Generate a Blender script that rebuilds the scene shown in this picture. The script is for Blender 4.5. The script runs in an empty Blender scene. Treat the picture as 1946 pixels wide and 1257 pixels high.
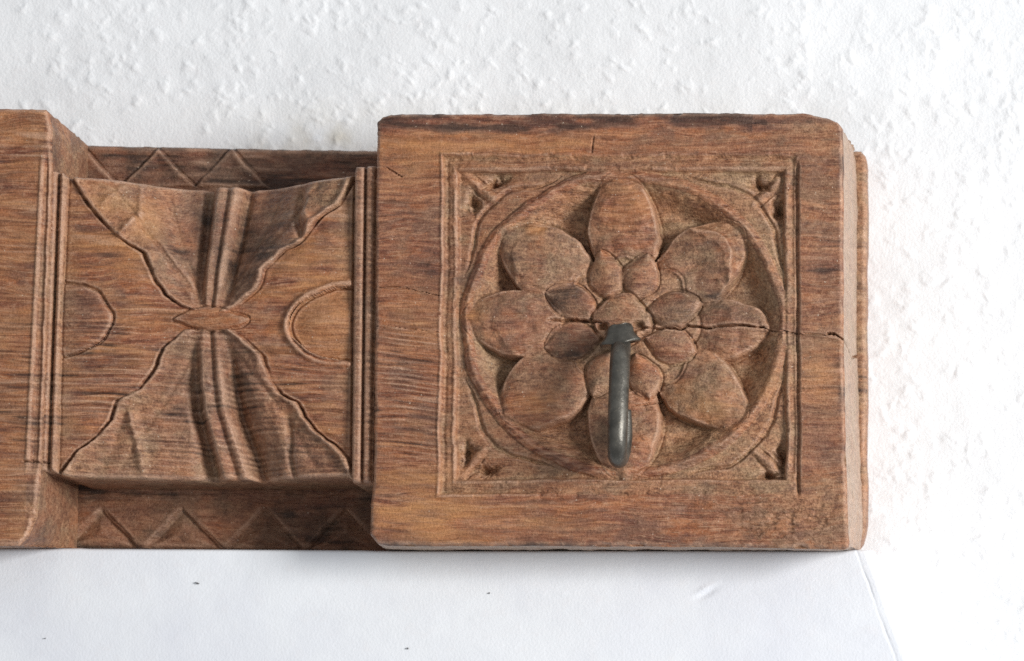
import bpy, math, random
import numpy as np

# ------------------------------------------------------------------ camera, light, exposure
C = bpy.context.scene.collection
S = 0.0002                      # metres per photo pixel at the front face of the carving
VPX, VPY = 1950.0, 1900.0       # foot of the camera's axis, in photo pixels (camera low and to the right)
DIST = 1.25                     # metres from the camera to the front face

def W(u, v, d=0.0):
    """photo pixel (u, v) at d metres behind the front face -> world point"""
    k = 1.0 + d / DIST
    return np.stack(np.broadcast_arrays(((VPX - 973) + (u - VPX) * k) * S, d + 0.0 * u,
                                        ((628 - VPY) - (v - VPY) * k) * S), -1)

cam = bpy.data.cameras.new('camera')
cam.sensor_width = 36.0
cam.lens = 36.0 * (DIST / S) / 1946.0
cam.shift_x = (973 - VPX) / 1946.0
cam.shift_y = (VPY - 628) / 1946.0
cam.clip_start, cam.clip_end = 0.05, 50
cam.dof.use_dof = True
cam.dof.focus_distance = DIST + 0.004
cam.dof.aperture_fstop = 9.0
co = bpy.data.objects.new('camera', cam)
co.location = ((VPX - 973) * S, -DIST, (628 - VPY) * S)
co.rotation_euler = (math.radians(90), 0, 0)
C.objects.link(co)
bpy.context.scene.camera = co

world = bpy.data.worlds.new('World')
bpy.context.scene.world = world
world.use_nodes = True
bg = world.node_tree.nodes['Background']
bg.inputs['Color'].default_value = (0.93, 0.96, 1.0, 1)
bg.inputs['Strength'].default_value = 0.42

def area(name, loc, aim, sx, sy, power, col):
    l = bpy.data.lights.new(name, 'AREA')
    l.shape = 'RECTANGLE'; l.size = sx; l.size_y = sy; l.energy = power; l.color = col
    o = bpy.data.objects.new(name, l)
    import mathutils
    o.location = loc
    o.rotation_euler = (mathutils.Vector(aim) - mathutils.Vector(loc)).to_track_quat('-Z', 'Y').to_euler()
    C.objects.link(o)
area('window_light', (1.80, -1.22, 0.09), (0.0, 0.03, 0.0), 0.62, 0.66, 57.0, (1.0, 0.985, 0.965))

bpy.context.scene.cycles.use_denoising = False
vs = bpy.context.scene.view_settings
vs.view_transform = 'Standard'; vs.look = 'None'; vs.exposure = 0.0; vs.gamma = 1.0

# ------------------------------------------------------------------ numpy helpers
rng = np.random.default_rng(7)
_lat = rng.random((257, 257)); _lat[256] = _lat[0]; _lat[:, 256] = _lat[:, 0]
def noise(x, y, seed=0):
    x = x + seed * 37.31; y = y + seed * 91.77
    xi = np.floor(x); yi = np.floor(y)
    fx = x - xi; fy = y - yi
    xi = xi.astype(int) % 256; yi = yi.astype(int) % 256
    fx = fx * fx * fx * (fx * (fx * 6 - 15) + 10); fy = fy * fy * fy * (fy * (fy * 6 - 15) + 10)
    a = _lat[yi, xi]; b = _lat[yi, xi + 1]; c = _lat[yi + 1, xi]; d = _lat[yi + 1, xi + 1]
    return (a + (b - a) * fx) * (1 - fy) + (c + (d - c) * fx) * fy - 0.5
def fbm(x, y, seed=0, octv=4):
    s = 0; a = 1.0
    for i in range(octv):
        s = s + a * noise(x * 2**i, y * 2**i, seed + i * 3); a *= 0.5
    return s
def sstep(a, b, x):
    t = np.clip((x - a) / (b - a), 0, 1)
    return t * t * (3 - 2 * t)
def gauss(x, w): return np.exp(-(x / w)**2)
def blob(u, v, cu, cv, ru, rv, p=2.0):
    return np.exp(-((np.abs(u - cu) / ru)**p + (np.abs(v - cv) / rv)**p))
def dist_poly(u, v, pts):
    """distance to a polyline and the parameter 0..1 along it"""
    best = np.full(u.shape, 1e9); par = np.zeros(u.shape); n = len(pts) - 1
    for i in range(n):
        (x0, y0), (x1, y1) = pts[i], pts[i + 1]
        dx, dy = x1 - x0, y1 - y0
        t = np.clip(((u - x0) * dx + (v - y0) * dy) / (dx * dx + dy * dy + 1e-9), 0, 1)
        d = np.hypot(u - x0 - t * dx, v - y0 - t * dy)
        m = d < best
        best = np.where(m, d, best); par = np.where(m, (i + t) / n, par)
    return best, par
def smooth_poly(pts, n=8):
    """Catmull-Rom through the points"""
    P = [np.array(p, float) for p in pts]
    P = [2 * P[0] - P[1]] + P + [2 * P[-1] - P[-2]]
    out = []
    for i in range(1, len(P) - 2):
        a, b, c, d = P[i - 1:i + 3]
        for k in range(n):
            t = k / n
            out.append(tuple(0.5 * (2 * b + (c - a) * t + (2 * a - 5 * b + 4 * c - d) * t * t + (3 * b - a - 3 * c + d) * t**3)))
    out.append(tuple(P[-2]))
    return out
def blur(a, r):
    for ax in (0, 1):
        for _ in range(2):
            p = np.pad(a, [(r + 1, r) if i == ax else (0, 0) for i in (0, 1)], mode='edge')
            c = np.cumsum(p, axis=ax)
            n = a.shape[ax]
            hi = np.take(c, range(2 * r + 1, 2 * r + 1 + n), axis=ax); lo = np.take(c, range(0, n), axis=ax)
            a = (hi - lo) / (2 * r + 1)
    return a
def crack(u, v, pts, width, depth, seed):
    w = 5 * fbm(u / 30, v / 30, seed, 3)
    d, t = dist_poly(u, v + w, pts)
    ww = width * (0.55 + 0.9 * (0.5 + noise(t * 17, 0 * t, seed + 5))) * np.sqrt(np.clip(np.minimum(t, 1 - t) * 9, 0.15, 1))
    return -depth * (1 - sstep(0.4 * ww, 1.3 * ww, d))

# ------------------------------------------------------------------ mesh helpers
def raw_mesh(name, verts, quads, mat, parent=None, normals=None, tint=None, smooth=True):
    me = bpy.data.meshes.new(name)
    nv, nq = len(verts), len(quads)
    me.vertices.add(nv); me.vertices.foreach_set('co', np.ascontiguousarray(verts, np.float32).ravel())
    me.loops.add(nq * 4); me.loops.foreach_set('vertex_index', np.ascontiguousarray(quads, np.int32).ravel())
    me.polygons.add(nq); me.polygons.foreach_set('loop_start', np.arange(0, nq * 4, 4, dtype=np.int32))
    me.update(calc_edges=True)
    me.polygons.foreach_set('use_smooth', np.full(nq, smooth))
    if tint is not None:
        at = me.attributes.new('tint', 'FLOAT_COLOR', 'POINT')
        at.data.foreach_set('color', np.ascontiguousarray(tint, np.float32).ravel())
    me.materials.append(mat)
    me.validate()
    if normals is not None:
        me.normals_split_custom_set_from_vertices(np.ascontiguousarray(normals, np.float32).tolist())
    o = bpy.data.objects.new(name, me)
    C.objects.link(o)
    if parent is not None: o.parent = parent
    return o

def grid_normals(P):
    gu = np.gradient(P, axis=1); gv = np.gradient(P, axis=0)
    n = np.cross(gv, gu)
    n /= np.linalg.norm(n, axis=-1, keepdims=True) + 1e-12
    n[n[..., 1] > 0] *= -1
    return n

def boundary(lab_mask):
    """directed boundary edges ((i,j)->(i2,j2)) of a set of quads, as flat arrays of row, col"""
    m = np.pad(lab_mask, 1)
    E = []
    for (dy, dx, a, b) in ((-1, 0, (0, 0), (0, 1)), (1, 0, (1, 1), (1, 0)), (0, -1, (1, 0), (0, 0)), (0, 1, (0, 1), (1, 1))):
        sh = m[1 + dy:1 + dy + lab_mask.shape[0], 1 + dx:1 + dx + lab_mask.shape[1]]
        y, x = np.nonzero(lab_mask & ~sh)
        E.append(np.stack([y + a[0], x + a[1], y + b[0], x + b[1]], -1))
    return np.concatenate(E)

def piece(name, P, N, tint, mask, mat, parent, wall=None):
    """solid piece of a carved surface: the quads in mask plus walls that go down into the wood"""
    ny, nx = P.shape[:2]
    qy, qx = np.nonzero(mask)
    q = np.stack([qy * nx + qx, (qy + 1) * nx + qx, (qy + 1) * nx + qx + 1, qy * nx + qx + 1], -1)
    used, inv = np.unique(q, return_inverse=True)
    quads = inv.reshape(-1, 4)
    V = P.reshape(-1, 3)[used]; NN = N.reshape(-1, 3)[used]; T = tint.reshape(-1, 4)[used]
    if wall:
        e = boundary(mask)
        i0 = e[:, 0] * nx + e[:, 1]; i1 = e[:, 2] * nx + e[:, 3]
        a, b = P.reshape(-1, 3)[i0], P.reshape(-1, 3)[i1]
        off = np.array([0, wall, 0])
        n = np.cross(b - a, off); n /= np.linalg.norm(n, axis=-1, keepdims=True) + 1e-12
        k = len(V); m = len(e)
        V = np.concatenate([V, a, b, b + off, a + off]); NN = np.concatenate([NN, n, n, n, n])
        t0, t1 = tint.reshape(-1, 4)[i0], tint.reshape(-1, 4)[i1]
        T = np.concatenate([T, t0, t1, t1, t0])
        ar = np.arange(m)
        quads = np.concatenate([quads, np.stack([k + ar, k + m + ar, k + 2 * m + ar, k + 3 * m + ar], -1)])
    return raw_mesh(name, V, quads, mat, parent, NN, T)

def sides(name, P, back, rows, mat, parent, tint_val, amp=0.0004, seed=1, split=None):
    """the sides of a block: from the rim of its carved face straight back to the given rim"""
    ny, nx = P.shape[:2]
    ring = [(0, j) for j in range(nx)] + [(i, nx - 1) for i in range(1, ny)] + \
           [(ny - 1, j) for j in range(nx - 2, -1, -1)] + [(i, 0) for i in range(ny - 2, 0, -1)]
    ri = np.array(ring)
    F = P[ri[:, 0], ri[:, 1]]; B = back[ri[:, 0], ri[:, 1]]
    n = len(ring)
    t = np.linspace(0, 1, rows)[:, None, None]
    V = F[None] * (1 - t) + B[None] * t
    ctr = P.reshape(-1, 3).mean(0)
    out = F - ctr; out[:, 1] = 0; out /= np.linalg.norm(out, axis=-1, keepdims=True)
    k = np.arange(n)[None, :] * 0.06; r = np.arange(rows)[:, None] * 0.5
    nz = fbm(k + 0 * r, r + 0 * k, seed, 4) * np.clip(np.arange(rows)[:, None] / 3.0, 0, 1)
    V = V + out[None] * (nz * amp)[..., None]
    if split:                                                     # (position along the depth, photo row) of a crack on the right side
        tt = np.linspace(0, 1, rows)[:, None]
        vc = np.interp(tt, [p[0] for p in split], [p[1] for p in split])
        rowpx = (628 - F[None, :, 2] / S) + 0 * tt
        cut = (1 - sstep(1.2, 3.4, np.abs(rowpx - vc - 3 * noise(tt * 9, 0 * tt, 5)))) * (out[None, :, 0] > 0.6)
        V = V - np.array([0.0022, 0, 0]) * cut[..., None]
    idx = np.arange(rows * n).reshape(rows, n)
    nxt = np.roll(idx, -1, axis=1)
    q = np.stack([idx[:-1], nxt[:-1], nxt[1:], idx[1:]], -1).reshape(-1, 4)
    T = np.tile(np.array(tint_val, float), (rows * n, 1))
    if callable(getattr(tint_val, '__call__', None)): T = tint_val(V.reshape(-1, 3))
    return raw_mesh(name, V.reshape(-1, 3), q, mat, parent, None, T)

def thing(name, label, cat, loc=(0, 0, 0), group=None):
    o = bpy.data.objects.new(name, None); C.objects.link(o)
    o.empty_display_size = 0.02
    o.location = loc; o['label'] = label; o['category'] = cat
    if group: o['group'] = group
    return o
def tag(o, label, cat):
    o['label'] = label; o['category'] = cat; return o

# ------------------------------------------------------------------ materials
class NT:
    def __init__(self, name):
        self.m = bpy.data.materials.new(name); self.m.use_nodes = True
        self.t = self.m.node_tree; self.b = self.t.nodes['Principled BSDF']
    def n(self, kind, **kw):
        x = self.t.nodes.new(kind)
        for k, v in kw.items(): setattr(x, k, v)
        return x
    def l(self, a, b): self.t.links.new(a, b)
    def mapping(self, scale, src, loc=(0, 0, 0), rot=(0, 0, 0)):
        mp = self.n('ShaderNodeMapping'); mp.inputs['Scale'].default_value = scale
        mp.inputs['Location'].default_value = loc; mp.inputs['Rotation'].default_value = rot
        self.l(src, mp.inputs['Vector']); return mp.outputs['Vector']
    def noise(self, vec, scale=1.0, detail=4, rough=0.55, dist=0.0):
        x = self.n('ShaderNodeTexNoise'); x.inputs['Scale'].default_value = scale
        x.inputs['Detail'].default_value = detail; x.inputs['Roughness'].default_value = rough
        x.inputs['Distortion'].default_value = dist
        self.l(vec, x.inputs['Vector']); return x.outputs['Fac']
    def ramp(self, fac, stops, interp='LINEAR'):
        r = self.n('ShaderNodeValToRGB'); r.color_ramp.interpolation = interp
        el = r.color_ramp.elements
        while len(el) > 1: el.remove(el[-1])
        el[0].position, el[0].color = stops[0][0], self.c(stops[0][1])
        for p, c in stops[1:]:
            e = el.new(p); e.color = self.c(c)
        self.l(fac, r.inputs['Fac']); return r.outputs['Color']
    @staticmethod
    def c(x):
        return (x, x, x, 1) if not hasattr(x, '__len__') else tuple(x) + (1,) * (4 - len(x))
    def mix(self, fac, a, b, mode='MIX'):
        x = self.n('ShaderNodeMix', data_type='RGBA', blend_type=mode)
        for s, i in ((fac, 0), (a, 6), (b, 7)):
            if hasattr(s, 'links'): self.l(s, x.inputs[i])
            else: x.inputs[i].default_value = s if i == 0 else self.c(s)
        return x.outputs[2]
    def math(self, op, a, b=None, clamp=False):
        x = self.n('ShaderNodeMath', operation=op, use_clamp=clamp)
        for i, s in enumerate((a, b)):
            if s is None: continue
            if hasattr(s, 'links'): self.l(s, x.inputs[i])
            else: x.inputs[i].default_value = s
        return x.outputs[0]
    def bump(self, h, strength, dist, prev=None):
        x = self.n('ShaderNodeBump'); x.inputs['Strength'].default_value = strength
        x.inputs['Distance'].default_value = dist
        self.l(h, x.inputs['Height'])
        if prev is not None: self.l(prev, x.inputs['Normal'])
        return x.outputs['Normal']

def srgb(r, g, b):
    f = lambda c: ((c / 255 + 0.055) / 1.055)**2.4 if c > 10 else c / 255 / 12.92
    return (f(r), f(g), f(b))

def wood_material(name, end=False):
    M = NT(name)
    tc = M.n('ShaderNodeTexCoord')
    px = M.mapping((1 / S,) * 3, tc.outputs['Object'])                 # photo pixels
    warp = M.noise(M.mapping((1 / 330, 1 / 120, 1 / 150), px), 1, 2)
    add = M.n('ShaderNodeVectorMath', operation='ADD')
    cmb = M.n('ShaderNodeCombineXYZ')
    M.l(M.math('MULTIPLY', M.math('SUBTRACT', warp, 0.5), 70.0), cmb.inputs[2])
    M.l(px, add.inputs[0]); M.l(cmb.outputs[0], add.inputs[1])
    gv = add.outputs[0]
    band = M.noise(M.mapping((1 / 420, 1 / 28, 1 / 44), gv), 1, 5, 0.62)         # broad growth bands
    fibre = M.noise(M.mapping((1 / 170, 1 / 14, 1 / 9.0), gv), 1, 5, 0.66)       # fibres
    pore = M.noise(M.mapping((1 / 40, 1 / 10, 1 / 2.6), gv), 1, 3, 0.62)         # short pores
    patch = M.noise(M.mapping((1 / 105, 1 / 80, 1 / 52), gv), 1, 6, 0.66, 0.3)
    patch2 = M.noise(M.mapping((1, 1, 1), px, (913, 55, 77)), 1 / 38, 5, 0.66)
    grit = M.noise(px, 1 / 4.2, 3, 0.65)
    mott = M.noise(M.mapping((1 / 17, 1 / 12, 1 / 9), px, (31, 7, 99)), 1, 4, 0.7)
    col = M.ramp(band, [(0.30, srgb(84, 46, 36)), (0.42, srgb(126, 74, 52)), (0.53, srgb(154, 96, 66)), (0.68, srgb(186, 130, 92))])
    fd = M.ramp(fibre, [(0.36, srgb(56, 30, 26)), (0.48, srgb(134, 82, 60)), (0.62, srgb(206, 156, 120))])
    col = M.mix(0.60, col, fd)
    # weathered mauve-brown patches
    col = M.mix(M.math('MULTIPLY', M.ramp(patch, [(0.50, 0), (0.59, 1)]), 0.75), col, M.mix(patch2, srgb(70, 44, 38), srgb(152, 112, 92)))
    patch3 = M.noise(M.mapping((1 / 90, 1 / 70, 1 / 40), px, (411, 255, 177)), 1, 5, 0.66, 0.3)
    col = M.mix(M.math('MULTIPLY', M.ramp(patch3, [(0.52, 0), (0.64, 1)]), 0.6), col, M.mix(fibre, srgb(140, 72, 40), srgb(204, 136, 84)))
    col = M.mix(M.math('MULTIPLY', M.ramp(mott, [(0.52, 0), (0.68, 1)]), 0.50), col, srgb(192, 154, 130))
    col = M.mix(M.math('MULTIPLY', M.ramp(mott, [(0.32, 1), (0.46, 0)]), 0.50), col, srgb(78, 48, 40))
    # thin pale and dark flecks of the pores
    col = M.mix(M.math('MULTIPLY', M.ramp(pore, [(0.58, 0), (0.70, 1)]), 0.50), col, srgb(214, 184, 156))
    col = M.mix(M.math('MULTIPLY', M.ramp(pore, [(0.28, 1), (0.42, 0)]), 0.60), col, srgb(66, 42, 36))
    at = M.n('ShaderNodeAttribute', attribute_name='tint')
    sep = M.n('ShaderNodeSeparateColor'); M.l(at.outputs['Color'], sep.inputs[0])
    broken = M.math('ADD', 0.35, M.math('MULTIPLY', fibre, 1.3))
    # r: old dark stains and the shade painted on the back board, g: dust and grey weathering, b: fresh orange wood, alpha: rubbed edges
    stain_shade = M.math('MULTIPLY', sep.outputs[0], broken, True)
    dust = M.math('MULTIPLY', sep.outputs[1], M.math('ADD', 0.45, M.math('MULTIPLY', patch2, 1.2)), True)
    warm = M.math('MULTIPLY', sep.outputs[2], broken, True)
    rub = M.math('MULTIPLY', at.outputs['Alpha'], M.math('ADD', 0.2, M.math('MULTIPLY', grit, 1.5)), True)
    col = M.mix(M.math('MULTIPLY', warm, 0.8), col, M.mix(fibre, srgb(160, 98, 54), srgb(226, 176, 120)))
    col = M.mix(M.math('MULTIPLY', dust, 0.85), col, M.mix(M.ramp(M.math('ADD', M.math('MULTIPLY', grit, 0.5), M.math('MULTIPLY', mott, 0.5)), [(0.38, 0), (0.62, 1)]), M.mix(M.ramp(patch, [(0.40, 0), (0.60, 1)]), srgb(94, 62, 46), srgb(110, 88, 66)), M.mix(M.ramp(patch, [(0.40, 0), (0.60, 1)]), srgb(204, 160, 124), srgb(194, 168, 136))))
    col = M.mix(M.math('MULTIPLY', stain_shade, 0.85), col, M.ramp(M.math('ADD', stain_shade, M.math('MULTIPLY', M.math('SUBTRACT', 0.5, patch2), 0.5)), [(0.1, srgb(134, 100, 92)), (0.45, srgb(98, 72, 68)), (0.9, srgb(48, 38, 38))]))
    col = M.mix(M.math('MULTIPLY', rub, 0.6), col, srgb(208, 176, 154))
    # specks of lime
    sp = M.noise(px, 1 / 5.0, 1, 0.4)
    col = M.mix(M.math('MULTIPLY', M.ramp(sp, [(0.755, 0), (0.80, 1)]), 0.75), col, srgb(214, 204, 190))
    col = M.mix(1.0, col, (0.94, 0.85, 0.77), 'MULTIPLY')
    if end: col = M.mix(0.45, col, M.mix(mott, srgb(150, 134, 120), srgb(206, 192, 178)))      # greyed, dusty sides
    M.l(col, M.b.inputs['Base Color'])
    rg = M.ramp(patch2, [(0.3, 0.38), (0.7, 0.60)])
    M.l(M.mix(rub, rg, 0.28), M.b.inputs['Roughness'])
    M.b.inputs['Specular IOR Level'].default_value = 0.42
    nrm = M.bump(M.math('ADD', fibre, M.math('MULTIPLY', pore, 0.8)), 0.7, 0.0010)
    nrm = M.bump(M.math('ADD', grit, mott), 0.5, 0.0007, nrm)
    M.l(nrm, M.b.inputs['Normal'])
    return M.m

def plaster_material(name, smooth):
    M = NT(name)
    tc = M.n('ShaderNodeTexCoord')
    px = M.mapping((1 / S,) * 3, tc.outputs['Object'])
    big = M.noise(px, 1 / 260, 3); small = M.noise(px, 1 / 30, 4); fine = M.noise(px, 1 / 5, 3)
    a, b = (srgb(226, 229, 236), srgb(236, 239, 243)) if smooth else (srgb(230, 232, 234), srgb(240, 242, 244))
    col = M.mix(M.ramp(big, [(0.35, 0), (0.65, 1)]), a, b)
    col = M.mix(M.math('MULTIPLY', M.ramp(small, [(0.55, 0), (0.8, 1)]), 0.25), col, srgb(232, 226, 226))
    if not smooth:
        at = M.n('ShaderNodeAttribute', attribute_name='tint')
        sep = M.n('ShaderNodeSeparateColor'); M.l(at.outputs['Color'], sep.inputs[0])
        col = M.mix(M.math('MULTIPLY', sep.outputs[0], 0.5), col, srgb(196, 186, 164))   # old dirt above the board
    M.l(col, M.b.inputs['Base Color'])
    M.b.inputs['Roughness'].default_value = 0.55 if smooth else 0.8
    M.b.inputs['Specular IOR Level'].default_value = 0.3
    M.l(M.bump(M.math('ADD', fine, small), 0.25 if smooth else 0.3, 0.0005 if smooth else 0.0008), M.b.inputs['Normal'])
    return M.m

def metal_material(name):
    M = NT(name)
    tc = M.n('ShaderNodeTexCoord')
    px = M.mapping((1 / S,) * 3, tc.outputs['Object'])
    n1 = M.noise(px, 1 / 26, 4); n2 = M.noise(px, 1 / 5, 3)
    col = M.mix(M.ramp(n1, [(0.35, 0), (0.7, 1)]), srgb(70, 68, 63), srgb(104, 101, 94))
    col = M.mix(M.math('MULTIPLY', M.ramp(n2, [(0.62, 0), (0.74, 1)]), 0.5), col, srgb(150, 140, 122))
    M.l(col, M.b.inputs['Base Color'])
    M.b.inputs['Metallic'].default_value = 0.55
    M.l(M.ramp(n1, [(0.3, 0.26), (0.7, 0.44)]), M.b.inputs['Roughness'])
    M.l(M.bump(M.math('ADD', n2, n1), 0.25, 0.0005), M.b.inputs['Normal'])
    return M.m

WOOD = wood_material('weathered_wood')
SIDE = wood_material('greyed_side_wood', True)
WALL = plaster_material('rough_white_plaster', False)
PANEL = plaster_material('smooth_white_paint', True)
METAL = metal_material('dark_pewter')
def flat(name, rgb, rough=0.8):
    M = NT(name); M.b.inputs['Base Color'].default_value = srgb(*rgb) + (1,); M.b.inputs['Roughness'].default_value = rough
    return M.m
SPECK = flat('grey_grit', (96, 92, 92))

MM = 0.001
D_MID, D_BOARD, D_WALL = 6 * MM, 46 * MM, 60 * MM

# ------------------------------------------------------------------ wall
def build_wall():
    xs = np.concatenate([np.linspace(-6500, -260, 14)[:-1], np.arange(-260, 2260, 3.0), np.linspace(2260, 8500, 14)[1:]])
    ys = np.concatenate([np.linspace(-5600, -220, 12)[:-1], np.arange(-220, 1460, 3.0), np.linspace(1460, 6500, 12)[1:]])
    u, v = np.meshgrid(xs, ys)
    h = 0.45 * fbm(u / 170, v / 170, 3, 3) + 0.20 * fbm(u / 40, v / 40, 9, 3)
    bumps = np.zeros(u.shape)
    r = np.random.default_rng(11)
    i0, j0 = np.searchsorted(ys, -220), np.searchsorted(xs, -260)
    step = 3.0
    wu = u + 7 * fbm(u / 20, v / 20, 41, 3) * 2; wv = v + 7 * fbm(u / 20, v / 20, 47, 3) * 2
    for _ in range(7000):
        cu, cv = r.uniform(-250, 2250), r.uniform(-210, 1450)
        if fbm(np.array(cu / 150), np.array(cv / 150), 77, 2) < r.uniform(-0.5, 0.25): continue
        rad = r.uniform(5, 11.5); el = r.uniform(0.6, 1.0); an = r.uniform(0, math.pi)
        amp = r.uniform(0.35, 1.0) * rad / 9
        ci, cj = int((cv + 220) / step) + i0, int((cu + 260) / step) + j0
        k = int(rad * 2.2 / step) + 3
        sl = (slice(max(ci - k, 0), ci + k), slice(max(cj - k, 0), cj + k))
        du, dv = wu[sl] - cu, wv[sl] - cv
        a = du * math.cos(an) + dv * math.sin(an); b = (-du * math.sin(an) + dv * math.cos(an)) / el
        bumps[sl] = np.maximum(bumps[sl], amp * np.exp(-((a * a + b * b) / rad**2)**1.05))
    h = h + 0.45 * bumps + 0.05 * noise(u / 6, v / 6, 5)
    P = W(u, v, D_WALL + 0 * u); P[..., 1] -= h * MM
    t = np.zeros(u.shape + (4,))
    t[..., 0] = blob(u, v, 640, 275, 150, 55) * (0.6 + fbm(u / 40, v / 40, 6, 3)) + 0.25 * blob(u, v, 1000, 215, 700, 28) * (0.6 + fbm(u / 40, v / 40, 8, 3))
    N = grid_normals(P)
    o = piece('wall', P, N, t, np.ones((u.shape[0] - 1, u.shape[1] - 1), bool), WALL, None)
    tag(o, 'rough white plastered wall covered in small bumps behind the carved beam', 'wall')
    o['kind'] = 'structure'
build_wall()

def build_panel():
    # smooth white slab that the beam sits on, its right edge slanting and rounded over
    d = 30 * MM
    xs = np.concatenate([np.linspace(-2600, -200, 9)[:-1], np.arange(-200, 1600, 7.0), np.arange(1600, 1712, 1.6)])
    ys = np.concatenate([np.arange(0, 24, 1.5), np.arange(24, 380, 3.5), np.linspace(380, 2600, 14)])
    u, w = np.meshgrid(xs, ys)
    v = w + np.interp(u, [150, 172, 690, 712, 1580, 1640], [1041, 1042, 1045, 1046, 1046, 1044])
    right = 1664 + (v - 1050) * 0.362
    uu = np.where(u > 1600, u + (right - 1712) * (u - 1600) / 112, u)
    q = right - uu
    h = 0.45 * fbm(uu / 240, v / 120, 21, 3) + 0.05 * fbm(uu / 16, v / 16, 25, 3) + 0.10 * fbm(uu / 150, v / 14, 27, 3)
    for e, R in ((q, 24.0), (w, 7.0)):
        h = h - R * S / MM * (1 - np.sqrt(np.clip(1 - ((R - np.clip(e, 0, R)) / R)**2, 0, 1)))
    line = q - 34 - 4 * fbm(v / 40, 0 * v, 3, 3)
    h = h - 0.22 * gauss(line, 2.6) * (0.5 + noise(v / 25, 0 * v, 13) + 0.3)
    a = (uu - 1340) * 0.86 - (v - 1122) * 0.5; b = (uu - 1340) * 0.5 + (v - 1122) * 0.86
    h = h + 0.6 * np.exp(-(a / 15)**2 - ((b + 3) / 4)**2) - 0.8 * np.exp(-(a / 19)**2 - ((b - 6) / 5)**2)
    r = np.random.default_rng(5)
    for _ in range(40):                                           # small paint pimples and hairline ridges
        cu, cv = r.uniform(0, 1640), r.uniform(1075, 1300); an = r.uniform(-0.5, 0.5); L = r.uniform(2, 7)
        da = (uu - cu) * math.cos(an) + (v - cv) * math.sin(an); db = -(uu - cu) * math.sin(an) + (v - cv) * math.cos(an)
        h = h + r.uniform(-0.12, 0.2) * np.exp(-(da / L)**2 - (db / 3.2)**2)
    P = W(uu, v, d + 0 * u); P[..., 1] -= h * MM
    N = grid_normals(P)
    o = piece('panel', P, N, np.zeros(u.shape + (4,)), np.ones((u.shape[0] - 1, u.shape[1] - 1), bool), PANEL, None, wall=29 * MM)
    tag(o, 'smooth white painted panel with a slanting rounded right edge under the beam', 'panel')
    V, Q = [], []
    for (su, sv, rx, rz, an) in ((375, 1108, 3.8, 1.5, .4), (930, 1127, 1.7, 1.6, 0), (775, 1232, 1.5, 1.9, .3), (86, 1213, 1.1, 1.1, 0)):
        p = W(np.array(float(su)), np.array(float(sv)), np.array(d - 0.0002))
        k = len(V)
        for i in range(3):
            for j in range(8):
                f = j * math.pi / 4 + an; rr = (1.0, 0.75, 0.1)[i] * (1 + 0.2 * math.sin(3 * f))
                V.append((p[0] + rx * rr * math.cos(f) * S, p[1] - (-0.4, 0.45, 0.7)[i] * MM, p[2] + (rz * rr * math.sin(f) + rx * rr * math.cos(f) * -an) * S))
        for i in range(2):
            for j in range(8): Q.append((k + i * 8 + j, k + i * 8 + (j + 1) % 8, k + (i + 1) * 8 + (j + 1) % 8, k + (i + 1) * 8 + j))
    s = raw_mesh('grit', np.array(V), np.array(Q), SPECK, o)
    s['kind'] = 'stuff'
build_panel()

# ------------------------------------------------------------------ the carved beam
beam = thing('wood_carving', 'long weathered brown carved wooden beam with rosette block and leaf panel', 'wood carving')
beam['kind'] = 'thing'

def finish(h, u, v, step, stain_shade, dust, warm, rubk=1.0, dustk=1.0, ribs=None, hatch=0.0):
    """relief shared by all carved faces, and the tint (stain, dust, fresh wood, rubbed edges)"""
    r = max(2, int(7 / step))
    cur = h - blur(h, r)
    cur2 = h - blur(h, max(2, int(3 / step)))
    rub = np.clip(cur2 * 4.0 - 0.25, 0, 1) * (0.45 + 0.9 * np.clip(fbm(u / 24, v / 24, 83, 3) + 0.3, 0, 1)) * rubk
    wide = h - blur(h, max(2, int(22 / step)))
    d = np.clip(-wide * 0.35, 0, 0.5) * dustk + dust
    tint = np.stack([np.clip(stain_shade, 0, 1) + 0 * u, np.clip(d, 0, 1), np.clip(warm, 0, 1), np.clip(rub, 0, 1)], -1)
    h = h + 0.16 * fbm(u / 26, v / 18, 61, 4) + 0.10 * fbm(u / 90, v / 5, 65, 3) + 0.06 * noise(u / 4, v / 3, 69)
    gw = v + 9 * fbm(u / 260, v / 120, 73, 2) - 0.10 * np.clip(u - 700, 0, 170) - 0.03 * u
    rib = np.clip(0.25 + 1.3 * fbm(u / 130, v / 90, 79, 3), 0, 1) if ribs is None else ribs * np.clip(0.5 + 1.2 * fbm(u / 130, v / 90, 79, 3), 0, 1.2)
    rn = fbm(u / 110, gw / 8.5, 75, 3)
    hl = np.sin(2 * math.pi * (gw / 11.5 + 1.3 * noise(u / 160, gw / 40, 87))) + 1.1 * noise(u / 50, gw / 9, 89)
    hm = np.clip(hatch, 0, 1) * np.clip(0.65 + 1.8 * noise(u / 46, gw / 10, 93), 0, 1)
    h = h + 0.42 * hm * hl
    tint[..., 3] = np.clip(tint[..., 3] + 1.3 * hm * np.clip(hl - 0.30, 0, 1), 0, 1)
    tint[..., 0] = np.clip(tint[..., 0] + 1.0 * hm * np.clip(-hl - 0.15, 0, 1), 0, 1)
    h = h + 0.80 * rib * rn                                                    # weathered ridges of the grain
    tint[..., 0] = np.clip(tint[..., 0] + 2.4 * rib * np.clip(-rn - 0.10, 0, 1), 0, 1)
    tint[..., 3] = np.clip(tint[..., 3] + 2.4 * rib * np.clip(rn - 0.14, 0, 1), 0, 1)
    h = h - 1.1 * np.clip(fbm(u / 70, gw / 3.6, 71, 2) - 0.42, 0, 1)           # open grain
    return h, tint

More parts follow.
